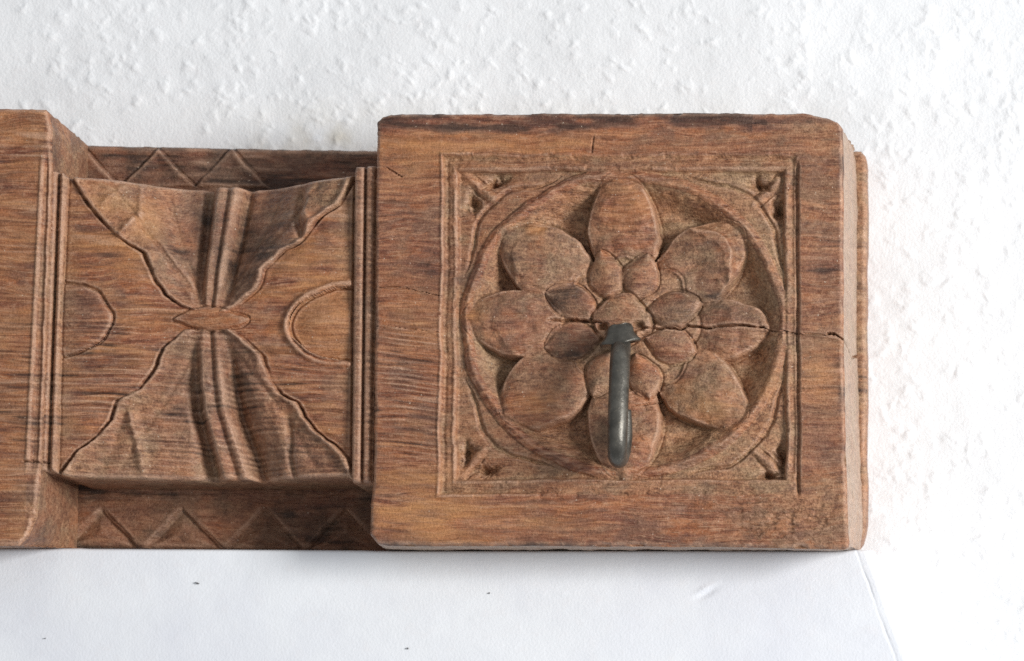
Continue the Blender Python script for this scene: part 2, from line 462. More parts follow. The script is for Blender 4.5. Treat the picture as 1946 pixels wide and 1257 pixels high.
def petal(u, v, p0, p1, Wd, peak=0.62, ex=0.85, tip=2.0):
    """local petal coordinates: along t, m = |lateral| / half-width, inside distance in px"""
    (x0, y0), (x1, y1) = p0, p1
    L = math.hypot(x1 - x0, y1 - y0); ax, ay = (x1 - x0) / L, (y1 - y0) / L
    t = ((u - x0) * ax + (v - y0) * ay) / L
    s = (-(u - x0) * ay + (v - y0) * ax)
    w = np.where(t < peak, np.sin(np.clip(t / peak, 0, 1) * math.pi / 2)**ex,
                 np.clip(1 - np.clip((t - peak) / (1 - peak), 0, 1)**tip, 0, 1)**(1 / tip)) * Wd
    w = np.where((t < 0) | (t > 1), 0, w)
    m = np.abs(s) / np.maximum(w, 1e-3)
    d = np.where(w > 0, np.minimum((w - np.abs(s)), np.minimum((1 - t) * L * 2.2, t * L * 2)), -20)
    return t, s / np.maximum(w, 1e-3), np.clip(m, 0, 9), d

def build_rosette_block():
    step = 1.6
    nu, nv = int(900 / step), int(830 / step)
    a, b = np.meshgrid(np.linspace(0, 1, nu), np.linspace(0, 1, nv))
    U0 = 708 + 900 * a; V0 = 213 + 825 * b
    left = np.interp(V0, [213, 225, 330, 900, 990, 1020, 1038], [726, 716, 714, 709, 702, 703, 716]) + 1.2 * noise(V0 / 35, 0 * V0, 31)
    right = np.interp(V0, [213, 226, 260, 640, 900, 1030, 1038], [1590, 1600, 1603, 1603, 1608, 1613, 1611]) + 2.0 * noise(V0 / 26, 0 * V0, 33)
    top = np.interp(U0, [700, 724, 1100, 1540, 1570, 1590, 1606], [220, 214, 212, 212, 216, 221, 228]) + 2.5 * noise(U0 / 45, 0 * U0, 35)
    bot = np.interp(U0, [700, 730, 1000, 1400, 1600, 1612], [1030, 1036, 1036, 1038, 1042, 1036]) + 2.5 * noise(U0 / 40, 0 * U0, 37)
    u = left + (right - left) * a; v = top + (bot - top) * b
    wob = 7.0 * fbm(u / 60, v / 60, 51, 4); wob2 = 7.0 * fbm(u / 60, v / 60, 55, 4)
    x, y = u + wob, v + wob2                                     # hand-cut lines are never straight
    # rim rounding, chamfer along the top
    edge = np.minimum(np.minimum(u - left, right - u), np.minimum(v - top, bot - v)) + 2.0 * fbm(u / 18, v / 18, 57, 3) - 7 * np.clip(fbm(u / 34, v / 34, 59, 4) - 0.18, 0, 1)
    h = -2.0 * (1 - np.sqrt(np.clip(1 - np.clip(1 - edge / 9, 0, 1)**2, 0, 1)))
    tl = 247 + np.interp(u, [700, 850, 1000, 1250, 1420, 1600], [-2, 2, 6, -6, 2, 4])
    h = h - 1.3 * np.clip((tl - y) / 34, 0, 1)**1.3 - 0.35 * gauss(y - tl, 2.6)
    h = h - 1.0 * np.clip((y - 1008) / 30, 0, 1)**2
    # sunken panel: outer step A, inner step B
    xo, yo = x, y
    x = u + 3.6 * fbm(u / 70, v / 70, 51, 5); y = v + 3.6 * fbm(u / 70, v / 70, 55, 5)
    lA, rA, tA, bA = 845 - (v - 295) * 0.014, 1511 + (v - 295) * 0.004, 296 + 0 * u, 938 + 0 * u
    lB, rB, tB, bB = 869 - (v - 295) * 0.006, 1491 + (v - 295) * 0.004, 322 + 0 * u, 911 + 0 * u
    sA = np.minimum(np.minimum(x - lA, rA - x), np.minimum(y - tA, bA - y))
    sB = np.minimum(np.minimum(x - lB, rB - x), np.minimum(y - tB, bB - y))
    wornb = np.maximum(sstep(980, 1120, u) * sstep(880, 915, v) * 0.85, blob(u, v, 1200, 315, 260, 30, 4) * 0.5)   # worn nearly flat
    wornb = np.clip(wornb + 0.9 * np.clip(fbm(u / 70, v / 70, 43, 3), 0, 1), 0, 0.95)
    h = h - (1.35 * (1 - wornb)) * sstep(-3, 4, sA)
    h = h + 0.55 * (1 - wornb) * gauss(sA + 4, 3.4) * (u < 900) + 0.5 * (1 - wornb) * gauss(sB + 5, 3.6)
    h = h - 1.9 * gauss(x - rA - 3, 3.4) * sstep(300, 320, v) * (1 - sstep(930, 946, v))
    h = h - 0.8 * sstep(0, 60, x - rA) * 0.5
    h = h - 0.5 * gauss(sA - 6, 4) * (1 - wornb)
    worn_edge = np.exp(-(sA / 9)**2) + np.exp(-((sB + 4) / 8)**2)
    h = h - 1.3 * worn_edge * np.clip(fbm(u / 20, v / 20, 95, 4) - 0.10, 0, 1)
    inB = sstep(-2, 5, sB)
    x, y = xo, yo
    # medallion
    cu, cv, ra, rb = 1187.0, 614.0, 315.0, 296.0
    e = np.sqrt(((x - cu) / ra)**2 + ((y - cv) / rb)**2)
    ang = np.degrees(np.arctan2(-(y - cv), x - cu)) % 360
    flo = np.where(e > 0.93, -1.5, -1.5 - 7.6 * sstep(0, 1, (0.94 - e) / 0.17)**0.85)
    flo = flo + 0.9 * gauss(e - 0.955, 0.022) - 0.9 * gauss(e - 1.005, 0.012) * (0.5 + noise(u / 50, v / 50, 17) + 0.4)
    sp = -2.4 - 0.9 * sstep(1.0, 1.25, e)
    G = np.where(e < 1.0, flo, sp)
    # corner leaves: pits, buds and crescent cuts
    def sub(c, s): return c * s
    for (kx, ky, pits, bud) in (
        (872, 322, ((938, 344, 16, 7, .35), (896, 382, 8, 13, .2)), ((868, 318), (938, 378))),
        (1492, 322, ((1440, 347, 15, 7, -.3), (1480, 395, 8, 17, .0)), ((1478, 340), (1434, 388))),
        (867, 912, ((882, 858, 8, 15, .25), (917, 892, 16, 8, .1)), ((872, 905), (918, 852))),
        (1494, 911, ((1486, 866, 9, 18, .0), (1455, 902, 12, 5, .1)), ((1480, 900), (1436, 858)))):
        for (pu, pv, ru, rv, sk) in pits:
            G = G - 6.5 * blob(u + 7 * fbm(u / 13, v / 13, 23, 3), v + sk * (u - pu) + 7 * fbm(u / 13, v / 13, 27, 3), pu, pv, ru * 1.2, rv * 1.2, 1.5) * (e > 1.0)
        d, t = dist_poly(x, y, [bud[0], bud[1]])
        wbud = 11 * np.sin(np.clip(t, 0.05, 1) * math.pi * 0.9)
        G = G + (0.8 * (1 - sstep(0, 11, d)) - 1.1 * gauss(d - 12, 2.6) * (0.5 + noise(u / 14, v / 14, 19)) * (1 - sstep(0.7, 1, t))) * (e > 1.0)
        dl = np.hypot(u - kx, v - ky)
        G = G - 1.4 * gauss(e - 1.075 - 0.05 * np.sin(dl / 40), 0.010) * sstep(60, 90, dl) * (1 - sstep(150, 210, dl)) * (e > 1.02)
    lab = np.zeros(u.shape, int); names = {}
    # disc under the small flower
    dsc = np.hypot((x - 1196), (y - 614) * 1.02)
    lob = 128 + 7 * np.cos(np.radians(ang * 8))
    G = G + 0.9 * np.abs(fbm(u / 40, v / 30, 340, 3)) * (e < 0.99)
    base_floor = G.copy()
    # large petals: tip, half-width, top height, facet position and depth; they touch each other near the boss
    rad0 = np.hypot(x - cu, y - cv)
    base_floor = base_floor + 5.0 * (1 - sstep(128, 190, rad0)) * (dsc > lob - 8)
    big = [((1180, 322), 71, 0.3, .62, .5), ((952, 434), 74, 0.2, .60, 1.0), ((874, 608), 68, 0.5, .52, .9),
           ((952, 796), 76, -0.1, .8, .3), ((1182, 913), 74, 0.3, .8, .4), ((1416, 800), 72, -0.6, .66, .9),
           ((1462, 618), 66, -2.6, .5, .6), ((1410, 428), 75, -0.3, .62, 1.9)]
    for i, (p1, wd, top_h, rt, rd) in enumerate(big):
        L = math.hypot(p1[0] - cu, p1[1] - cv); ax, ay = (p1[0] - cu) / L, (p1[1] - cv) / L
        r_ = (x - cu) * ax + (y - cv) * ay; s_ = -(x - cu) * ay + (y - cv) * ax
        r0 = 0.56 * L
        w = np.where(r_ < r0, wd * np.clip(r_ / r0, 0.02, 1)**0.9, wd * np.clip(1 - np.clip((r_ - r0) / (L - r0), 0, 1)**2.1, 0, 1)**0.62)
        s1 = s_ / np.maximum(w, 1e-3); m = np.clip(np.abs(s1), 0, 9)
        d = np.where((r_ > 60) & (r_ < L), np.minimum((w - np.abs(s_)) * 0.9, (L - r_) * 1.6), -20)
        t = (r_ - 95) / (L - 95)
        hp = top_h + 0.8 - 4.6 * np.clip(1 - t / 0.62, 0, 1)**1.25 - 2.6 * m**2.0 - 1.5 * np.clip((t - 0.5) / 0.5, 0, 1)**2
        curve = t - rt - 0.16 * (1 - s1 * s1) - 0.03 * noise(u / 30, v / 30, 350 + i)
        hp = hp - rd * sstep(-0.015, 0.05, curve) - 0.3 * gauss(curve, 0.025)   # a second facet cut along the outer rim
        if i == 7: hp = hp - 2.2 * gauss(t - 0.42, 0.2) * (1 - m) + 1.2 * gauss(curve + 0.04, 0.045)
        hp = hp + 0.6 * fbm(x / 30, y / 30, 300 + i, 3) + 0.8 * np.abs(fbm(x / 34, y / 26, 320 + i, 2))
        e2 = sstep(-1.0, 4.5, d)
        new = base_floor + (hp - base_floor) * e2
        G = np.where(d > -1, np.maximum(G, np.where(e2 > 0, new, -99)), G)
        G = G - 0.35 * gauss(d + 2.5, 2.6) * (d > -12)            # tool cut round the petal
        k = 1 + i; names[k] = 'petal'
        lab[(d > 0.2) & (new >= G - 0.8) & (dsc > lob - 2)] = k
    boss = -2.7 + 0.5 * fbm(u / 36, v / 36, 371, 3) - 0.8 * np.clip(dsc / 120, 0, 1)**4
    bk = 1 - sstep(-6, 0, dsc - lob)
    G = G * (1 - bk) + boss * bk - 0.5 * gauss(dsc - lob - 2, 2.6)
    # small petals
    small = [((1160, 566), (1140, 476), 35), ((1200, 566), (1232, 477), 37), ((1226, 596), (1334, 572), 33), ((1224, 640), (1324, 664), 35),
             ((1208, 672), (1236, 756), 31), ((1158, 664), (1126, 754), 34), ((1138, 632), (1032, 658), 36), ((1138, 592), (1036, 552), 35)]
    floor2 = G.copy()
    for i, (p0, p1, wd) in enumerate(small):
        t, s, m, d = petal(x, y, p0, p1, wd, 0.50, 0.75, 1.55)
        hp = -0.4 - 2.4 * m**1.7 - 1.3 * np.clip((t - 0.45) / 0.55, 0, 1)**2 - 0.6 * np.clip(1 - t / 0.4, 0, 1)
        e2 = sstep(-1.0, 4.5, d)
        new = floor2 + (hp - floor2) * e2
        G = np.where(d > -1, np.maximum(G, np.where(e2 > 0, new, -99)), G)
        G = G - 0.7 * gauss(d + 2.0, 2.4) * (d > -12)
        k = 20 + i; names[k] = 'small_petal'
        lab[(d > 0.2) & (new >= G - 0.6)] = k
    # button in the centre
    dc = np.hypot((x - 1181) / 1.06, (y - 603)) - 51 - 3 * np.cos(np.radians(ang * 4))
    hb = 0.7 - 2.2 * np.clip((dc + 51) / 51, 0, 1)**2.2
    e2 = 1 - sstep(-4.5, 1.0, dc)
    G = np.where(dc < 1, G + (hb - G) * e2, G) - 1.1 * gauss(dc - 2, 2.4)
    lab[dc < -0.2] = 40; names[40] = 'rosette_centre'
    # splits along the grain
    bossm = (dsc <= lob - 2) & (lab == 0); lab[bossm] = 41; names[41] = 'boss'
    hole = 1.5 * blob(u, v, 1180, 632, 28, 13, 3) + 1.3 * blob(u, v, 1144, 619, 9, 7, 3) + 1.5 * blob(u, v, 1212, 620, 9, 9, 3)
    h = h * (1 - inB) + inB * np.minimum(G, h + 1.6)
    ring = (e < 0.995) & (e > 0.925) & (sB > 2) & (lab == 0); lab[ring] = 50; names[50] = 'medallion_rim'
    spand = (e >= 0.995) & (sB > 1) & (lab == 0)
    for k, (sx, sy) in enumerate(((0, 0), (1, 0), (0, 1), (1, 1))):
        q = spand & ((u > cu) == bool(sx)) & ((v > cv) == bool(sy)); lab[q] = 51 + k; names[51 + k] = 'corner_carving'
    mould = (sA > -1) & (sB <= 1) & (lab == 0); lab[mould] = 60; names[60] = 'inner_moulding'
    cr = crack(u, v, [(1040, 606), (1085, 603), (1112, 607), (1142, 613)], 2.2, 3.0, 3)
    cr = cr + crack(u, v, [(1212, 622), (1250, 619), (1290, 622), (1306, 612), (1350, 618), (1405, 615), (1450, 620)], 1.7, 4.0, 5)
    cr = cr + crack(u, v, [(1440, 619), (1482, 626), (1522, 634), (1590, 635)], 0.85, 1.4, 6) + crack(u, v, [(1572, 634), (1590, 637), (1612, 646)], 1.8, 3.0, 8)
    cr = cr + crack(u, v, [(718, 545), (770, 546), (850, 563)], 0.9, 0.7, 7) + crack(u, v, [(716, 620), (780, 627), (845, 633)], 0.9, 0.7, 9)
    cr = cr + crack(u, v, [(1200, 772), (1240, 762), (1260, 750)], 1.4, 1.6, 13)
    cr = cr + crack(u, v, [(1128, 258), (1124, 290)], 1.4, 0.7, 15) + crack(u, v, [(735, 318), (764, 336)], 1.2, 0.8, 16)
    hole = hole * (1 - 0.9 * np.clip(blob(u, v, 1143, 632, 9, 8, 3) + blob(u, v, 1213, 634, 9, 12, 3), 0, 1))
    h = h + cr - 3.6 * np.clip(hole, 0, 1)
    low = sstep(0, 6, (v - np.interp(u, [700, 1200, 1290, 1306, 1480, 1610], [612, 619, 622, 612, 625, 645]))) * sstep(1180, 1330, u)
    h = h - 0.7 * low * sstep(1200, 1300, u)
    # broken and chewed wood towards the lower right
    chew = blob(u, v, 1490, 985, 110, 45) + blob(u, v, 1440, 650, 50, 60) * 0.8 + blob(u, v, 1350, 830, 70, 20) * 0.7 + blob(u, v, 1210, 820, 40, 50) * 0.4
    h = h - 1.3 * chew * np.clip(fbm(u / 16, v / 10, 91, 4) + 0.12, 0, 1)
    n1 = fbm(u / 70, v / 22, 101, 4); n2 = fbm(u / 40, v / 40, 105, 4)
    stain_shade = 0.85 * sstep(4, -6, y - tl) * sstep(-0.45, 0.25, n1 + 0.5 * (u < 1430) - 0.3) * (1 - 0.6 * sstep(1430, 1500, u))
    stain_shade = stain_shade + 0.55 * blob(u, v, 1560, 500, 38, 55) * (0.7 + n1) + 0.5 * blob(u, v, 1560, 840, 40, 40) + 0.45 * blob(u, v, 820, 520, 45, 60) * (0.8 + n1 * 1.4)
    stain_shade = stain_shade + (0.22 * (lab >= 20) * (lab < 40) + 0.45 * ((lab == 27) | (lab == 26))) * (0.6 + 1.4 * n2) + 0.35 * blob(u, v, 1280, 585, 60, 60) + 0.4 * blob(u, v, 1395, 590, 60, 50) + 0.3 * blob(u, v, 1000, 600, 60, 60)
    stain_shade = stain_shade + 0.9 * gauss(edge - 3, 9) * np.clip(fbm(u / 60, v / 60, 111, 4) + 0.05, 0, 1) * 2 + 0.5 * blob(u, v, 1000, 1012, 160, 9) * (0.6 + n1) + 0.6 * np.clip(n1 - 0.30, 0, 1) * 2 + 0.22 * ((lab > 0) & (lab < 10)) * np.clip(0.7 + 1.6 * n2, 0, 1.5)
    dust = 0.25 * np.clip(n2 + 0.1, 0, 1) + 0.55 * inB * (lab == 0) + 0.75 * ((lab > 0) & (lab < 45)) * np.clip(0.55 + 1.5 * n2 + 0.5 * blob(u, v, 1010, 520, 90, 140), 0.1, 1.2) + 0.4 * (lab > 50) + 0.45 * (lab == 41) + 0.15 * inB * sstep(1180, 1420, u) + 0.5 * blob(u, v, 1540, 960, 90, 40) + 0.25 * sstep(1100, 1600, u) + 0.4 * blob(u, v, 1550, 245, 60, 18) + 0.35 * blob(u, v, 762, 470, 14, 26)
    warm = 0.75 * blob(u, v, 780, 940, 110, 120) + 0.6 * blob(u, v, 900, 990, 190, 40) + 0.55 * blob(u, v, 780, 310, 70, 50) + 0.5 * blob(u, v, 950, 275, 300, 22) + 0.45 * blob(u, v, 790, 600, 60, 70) + 0.5 * blob(u, v, 1180, 390, 55, 50) + 0.4 * blob(u, v, 1030, 760, 60, 40) + 0.9 * blob(u, v, 1330, 765, 70, 40) + 0.7 * blob(u, v, 905, 595, 22, 40) + 0.7 * blob(u, v, 1020, 430, 50, 16) + 0.6 * blob(u, v, 1455, 730, 30, 50) + 0.5 * blob(u, v, 1320, 430, 60, 18) + 0.4 * blob(u, v, 1555, 720, 40, 60) + 0.3 * blob(u, v, 1300, 370, 120, 30) + 0.5 * blob(u, v, 1140, 505, 22, 24)
    warm = 1.25 * warm * (0.75 + 1.2 * n1)
    chip = (blob(u, v, 1143, 632, 9, 8, 3) + blob(u, v, 1213, 634, 9, 12, 3))
    ribs = 0.35 + 0.9 * blob(u, v, 775, 740, 75, 190, 3) + 0.5 * blob(u, v, 950, 985, 340, 45) + 0.4 * blob(u, v, 1555, 560, 45, 160)
    ribs = np.where(sA > 0, 0.18, ribs)
    h, tint = finish(h, u, v, step, stain_shade * (1 - np.clip(chip, 0, 1)), dust, warm + chip, ribs=ribs, hatch=0.9 * blob(u, v, 775, 745, 70, 150, 3) + 0.5 * blob(u, v, 775, 400, 70, 60) + 0.35 * blob(u, v, 900, 985, 200, 40) + 0.4 * blob(u, v, 1555, 780, 45, 60) + 0.4 * blob(u, v, 1020, 790, 70, 60))
    tint[..., 3] = np.clip(tint[..., 3] + chip, 0, 1)
    P = W(u, v, 0 * u); P[..., 1] -= h * MM
    N = grid_normals(P)
    ql = lab[:-1, :-1]
    root = piece('rosette_block', P, N, tint, (ql == 0), WOOD, beam)
    for k, nm in names.items():
        m = ql == k
        if m.sum() > 40: piece(nm, P, N, tint, m, WOOD, root, wall=3.5 * MM)
    # back rim of the block
    ub = left + (right - left) * a; vb = top + (bot - top) * b
    ub = np.where(a > 0.5, np.interp(v, [213, 300, 640, 1000, 1040], [1622, 1629, 1628, 1640, 1634]), ub + 26)
    vb = np.where(b > 0.5, 1048 - 6 * sstep(0.96, 1, a), 285 + 0 * v)
    vb = np.where((b > 0.001) & (b < 0.999), 285 + (vb * 0 + 763) * b, vb)
    ub = np.where((a > 0.001) & (a < 0.999), 742 + (1629 - 742) * a, ub)
    B = W(ub, vb, (D_BOARD - 0.5 * MM) + 0 * u)
    def tf(V):
        T = np.zeros((len(V), 4)); U = V[:, 0] / S + 973; Y = V[:, 1] * 5000; Z = 628 - V[:, 2] / S
        T[:, 1] = 0.9 + 0.3 * fbm(Y / 30, Z / 60, 3, 3); T[:, 0] = 0.1 * (U < 1500) + 0.06; T[:, 3] = 0.45 * (U > 1560) * (0.6 + fbm(Y / 70, Z / 9, 5, 3)); T[:, 0] += 0.5 * np.clip(fbm(Y / 90, Z / 14, 9, 3) - 0.1, 0, 1)
        return np.clip(T, 0, 1)
    class TF:                                                   # the end grain is grey and dusty
        def __call__(self, V): return tf(V)
        def __array__(self, *a, **k): return np.zeros(4)
    sides('block_side', P, B, 40, SIDE, root, TF(), 0.0007, 4, split=[(0, 645), (0.3, 650), (0.55, 664), (0.7, 655), (1, 645)])
build_rosette_block()

def build_waist():
    step = 1.7
    nu, nv = int(640 / step), int(612 / step)
    a, b = np.meshgrid(np.linspace(0, 1, nu), np.linspace(0, 1, nv))
    V0 = 318 + 612 * b
    left = 96 - (V0 - 350) * 0.036; right = 720 - (V0 - 340) * 0.016
    u = left + (right - left) * a
    top = np.interp(u, [60, 120, 126, 140, 664, 672, 678, 720], [322, 328, 336, 334, 334, 330, 318, 317])
    bot = np.interp(u, [50, 100, 112, 130, 655, 664, 672, 720], [896, 896, 900, 905, 905, 908, 918, 920])
    v = top + (bot - top) * b
    x = u + 5 * fbm(u / 40, v / 40, 151, 4); y = v + 5 * fbm(u / 40, v / 40, 155, 4)
    UL = np.interp(y, [325, 337, 392, 440, 455, 480, 531, 561, 585, 594], [128, 137, 174, 214, 234, 273, 295, 316, 352, 380])
    UR = np.interp(y, [325, 345, 387, 416, 459, 475, 511, 547, 576, 584, 594], [676, 669, 643, 603, 573, 541, 504, 489, 457, 440, 428])
    LL = np.interp(y, [624, 635, 664, 701, 738, 761, 798, 828, 854, 888, 915], [356, 344, 311, 293, 265, 225, 213, 188, 150, 120, 96])
    LR = np.interp(y, [624, 643, 675, 716, 746, 764, 790, 820, 843, 869, 915], [440, 464, 496, 511, 532, 562, 574, 600, 634, 659, 684])
    h = 0.5 * fbm(u / 120, v / 120, 161, 3)
    h = h + 2.2 * blob(u, v, 215, 606, 110, 150) + 2.0 * blob(u, v, 590, 606, 110, 160) - 0.8
    lab = np.zeros(u.shape, int); names = {}
    # upper and lower leaves: deep scoops that flare to the corners, with a rib in the middle
    for part, (L, R, mid, g, D, inside) in enumerate((
        (UL, UR, np.interp(v, [330, 590], [414, 400]), np.clip((594 - v) / 258, 0, 1), 20.0, v < 592),
        (LL, LR, np.interp(v, [626, 780, 930], [398, 408, 446]), np.clip((v - 626) / 285, 0, 1), 15.0, v > 626))):
        rhs = u > mid
        hw = np.where(rhs, R - mid, mid - L)
        q = np.where(rhs, x - mid, mid - x) / np.maximum(hw, 4)
        d = (1 - q) * np.maximum(hw, 4) * 0.75
        ins = inside & (q < 1)
        if part == 0:
            prof = 0.75 * (1 - sstep(0.22, 0.88, q)) + 0.25 * (1 - np.clip(q, 0, 1)**2)
        else:
            prof = np.where(rhs, 0.6 * (1 - sstep(0.15, 0.62, q)) + 0.4 * (1 - np.clip(q, 0, 1)**1.6), 0.35 * (1 - sstep(0.10, 0.30, q)) + 0.65 * (1 - np.clip(q, 0, 1)**1.5))
        dep = D * g**0.85 * prof
        lip = (0.9 + 0.7 * rhs) * gauss(d - 6, 6) * np.clip(0.9 + 1.2 * fbm(u / 40, v / 40, 193, 2), 0.3, 1.5)
        leaf = -dep + lip - 0.3
        # rib
        wr = (20 + 9 * g) if part == 0 else (25 + 11 * g)
        s = (u - mid) / wr
        ribh = (4.5 if part == 0 else 7.0) * np.clip(g * 3, 0, 1)
        rib = ribh * (1 - sstep(0.55, 1.25, np.abs(s)))
        rib = rib - 1.1 * gauss(s - 0.05, 0.16) + 0.5 * gauss(np.abs(s) - 0.45, 0.2)
        hollow = -2.6 * np.clip(g * 2, 0, 1) * gauss(np.abs(s) - 1.35, 0.34)
        leaf = leaf + rib + hollow
        # side lobes of the leaf: creases that run down from the notches in its edge
        for (pts, amp, wd) in (([(262, 330), (262, 400), (225, 452)], 1.8, 9), ([(240, 345), (205, 372), (190, 395)], 0.7, 7), ([(562, 340), (558, 410), (575, 455)], -2.2, 8), ([(585, 345), (575, 400), (590, 430)], 1.2, 9),
                               ([(245, 775), (258, 830), (268, 905)], 1.9, 9), ([(232, 780), (215, 850), (180, 900)], -1.0, 12), ([(545, 790), (548, 860), (556, 920)], -1.6, 6), ([(520, 770), (530, 850), (535, 920)], 0.9, 12),
                               ([(385, 580), (300, 470), (205, 345)], -0.9, 5), ([(390, 580), (335, 470), (300, 345)], -0.8, 6), ([(425, 580), (500, 470), (600, 345)], -0.8, 5), ([(420, 580), (480, 460), (520, 350)], -0.7, 6),
                               ([(385, 640), (310, 760), (210, 905)], -0.4, 5), ([(430, 650), (520, 760), (610, 905)], -0.5, 6),
                               ([(300, 450), (345, 520), (372, 580)], 0.8, 9), ([(500, 470), (455, 540), (432, 580)], 0.6, 9), ([(480, 690), (492, 760), (500, 900)], 0.9, 18)):
            dd, tt = dist_poly(x, y, pts)
            leaf = leaf + amp * gauss(dd, wd) * np.clip(np.minimum(tt, 1 - tt) * 5 + 0.3, 0, 1)
        leaf = np.minimum(leaf + 0.55 * fbm(u / 38, v / 48, 171 + part, 4) + 0.35 * np.abs(fbm(u / 30, v / 42, 181 + part, 2)) * np.clip(g * 3, 0, 1), 1.6)
        f = sstep(-1.5, 2.5, d) * inside
        h = np.where(inside, h * (1 - f) + leaf * f, h)
        h = h - (1.9 * np.clip(0.75 + 1.8 * fbm(u / 45, v / 45, 191, 2), 0.1, 1.5) * gauss(d + 1.5, 2.6) + 0.5 * gauss(d + 10, 9) * (d < 0)) * inside * (np.clip(g * 6, 0, 1))
        isr = ins & (np.abs(s) < 1.0)
        lab[ins & ~rhs] = 1 + 3 * part; lab[ins & rhs] = 2 + 3 * part; lab[isr] = 3 + 3 * part
        names[1 + 3 * part] = 'leaf'; names[2 + 3 * part] = 'leaf'; names[3 + 3 * part] = 'leaf_rib'
    # spindle that ties the leaves
    t, s, m, d = petal(x, y, (326, 606), (474, 606), 21, 0.5, 0.9, 1.5)
    h = np.where(d > -2, np.maximum(h, 0.3 + 1.3 * (1 - m**2) * sstep(-1, 4, d) - 0.5), h) - 0.8 * gauss(d + 2.5, 2.5) * (d > -10)
    lab[d > 0] = 8; names[8] = 'tie_band'
    # half-round tongues
    tr = smooth_poly([(690, 546), (640, 549), (596, 562), (562, 592), (551, 625), (572, 662), (622, 684), (690, 686)])
    tl_ = smooth_poly([(80, 535), (130, 539), (180, 551), (210, 585), (216, 608), (198, 642), (150, 670), (90, 676)])
    for k, (pts, c, rx, ry) in enumerate(((tr, (676, 617), 126, 69), (tl_, (116, 606), 100, 68))):
        dd, tt = dist_poly(x, y, pts)
        ins = (((x - c[0]) / rx)**2 + ((y - c[1]) / ry)**2) < 1
        sg = np.where(ins, 1, -1) * dd
        if k == 0:
            h = h + 1.5 * gauss(sg + 6, 7) - 1.6 * gauss(sg - 3, 3) - 1.0 * sstep(0, 14, sg) + 1.2 * sstep(10, 60, sg)
        else:
            h = h - 1.5 * gauss(sg + 1, 2.6) + 0.6 * sstep(-2, 12, sg)
        z = (u > 118 - 0.036 * (v - 350)) & (u < 672 - 0.016 * (v - 340))
        lab[ins & z & (lab == 0)] = 9 + k; names[9 + k] = 'tongue'
    # upright beads at both ends
    gr = 674 - (v - 340) * 0.010; g2 = 697 - (v - 340) * 0.012; g3 = 717 - (v - 340) * 0.016
    bead1 = (u > gr) & (u < g2); bead2 = u >= g2
    s1 = (u - gr) / (g2 - gr) * 2 - 1; s2 = (u - g2) / (g3 - g2) * 2 - 1
    h = np.where(bead1, 0.4 + 2.4 * np.sqrt(np.clip(1 - 0.85 * s1**2, 0.02, 1)), h)
    h = np.where(bead2, 0.8 + 2.6 * np.sqrt(np.clip(1 - 0.85 * np.clip(s2, -1, 1)**2, 0.02, 1)), h)
    h = h - 1.6 * gauss(u - gr, 2.6) - 1.6 * gauss(u - g2, 2.2)
    lab[bead1] = 11; names[11] = 'bead'; lab[bead2] = 12; names[12] = 'bead'
    b1 = 112 - (v - 350) * 0.036; b2 = 129 - (v - 350) * 0.036
    bl = u < b2
    h = np.where(u < b1, 2.2, h); h = np.where((u >= b1) & bl, 0.6 + 1.7 * gauss(u - b2 + 7, 6), h)
    h = h - 1.7 * gauss(u - b1, 2.6) - 0.5 * gauss(u - b2, 3)
    h = h + 1.0 * gauss(u - left - 3, 4)
    lab[bl] = 13; names[13] = 'bead'; lab[u < b1] = 14; names[14] = 'bead'
    # rim rounding top and bottom
    edge = np.minimum(v - top, bot - v)
    h = h - 2.6 * (1 - np.sqrt(np.clip(1 - np.clip(1 - edge / 9, 0, 1)**2, 0, 1)))
    h = h + crack(u, v, [(40, 877), (62, 876), (80, 879), (98, 878)], 1.4, 1.4, 21)
    n1 = fbm(u / 70, v / 22, 201, 4); n2 = fbm(u / 40, v / 40, 205, 4)
    inl = (lab >= 1) & (lab <= 6)
    stain_shade = inl * (0.7 * blob(u, v, 475, 450, 80, 110) + 0.6 * blob(u, v, 355, 430, 55, 110) + 0.5 * blob(u, v, 440, 720, 80, 160) + 0.35 * blob(u, v, 560, 880, 90, 45) + 0.3 * blob(u, v, 350, 780, 50, 70)) * (0.9 + n2)
    stain_shade = stain_shade + 0.5 * np.clip(n1 - 0.3, 0, 1) * 2 + 0.25 * (lab == 11)
    dust = inl * (0.55 + 0.5 * n2) + 0.45 * sstep(590, 672, u) * (u < 676) * (0.7 + n2) + 0.4 * np.clip(1 - np.abs(u - b2 - 10) / 30, 0, 1) + 0.4 * (lab >= 11)
    warm = (lab == 0) * (0.18 + 0.9 * n1 + 0.4 * blob(u, v, 590, 520, 70, 60) + 0.5 * blob(u, v, 220, 480, 70, 50)) + 0.25 * (lab == 8) + 0.5 * (lab == 9) + 1.3 * blob(u, v, 272, 425, 26, 46) + 1.1 * blob(u, v, 205, 385, 44, 22) + 0.3 * blob(u, v, 540, 810, 14, 30)
    h, tint = finish(h, u, v, step, stain_shade, dust, warm, 1.1, 0.5, ribs=np.where((lab == 0) | (lab >= 9), 0.8, 0.2),
                     hatch=np.where((lab == 0) | (lab == 10), 0.9 * blob(u, v, 220, 690, 140, 150, 3) + 0.8 * blob(u, v, 570, 720, 90, 60) + 0.4 * blob(u, v, 540, 540, 60, 30), 0) + np.where((lab >= 11), 0.35, 0) + np.where((lab >= 4) & (lab <= 6), 0.5, 0))
    P = W(u, v, D_MID + 0 * u); P[..., 1] -= h * MM
    N = grid_normals(P)
    ql = lab[:-1, :-1]
    root = piece('leaf_panel', P, N, tint, ql == 0, WOOD, beam)
    for k, nm in names.items():
        m = ql == k
        if m.sum() > 40: piece(nm, P, N, tint, m, WOOD, root, wall=3.5 * MM)
    Bk = P.copy(); Bk[..., 1] = D_BOARD - 0.4 * MM
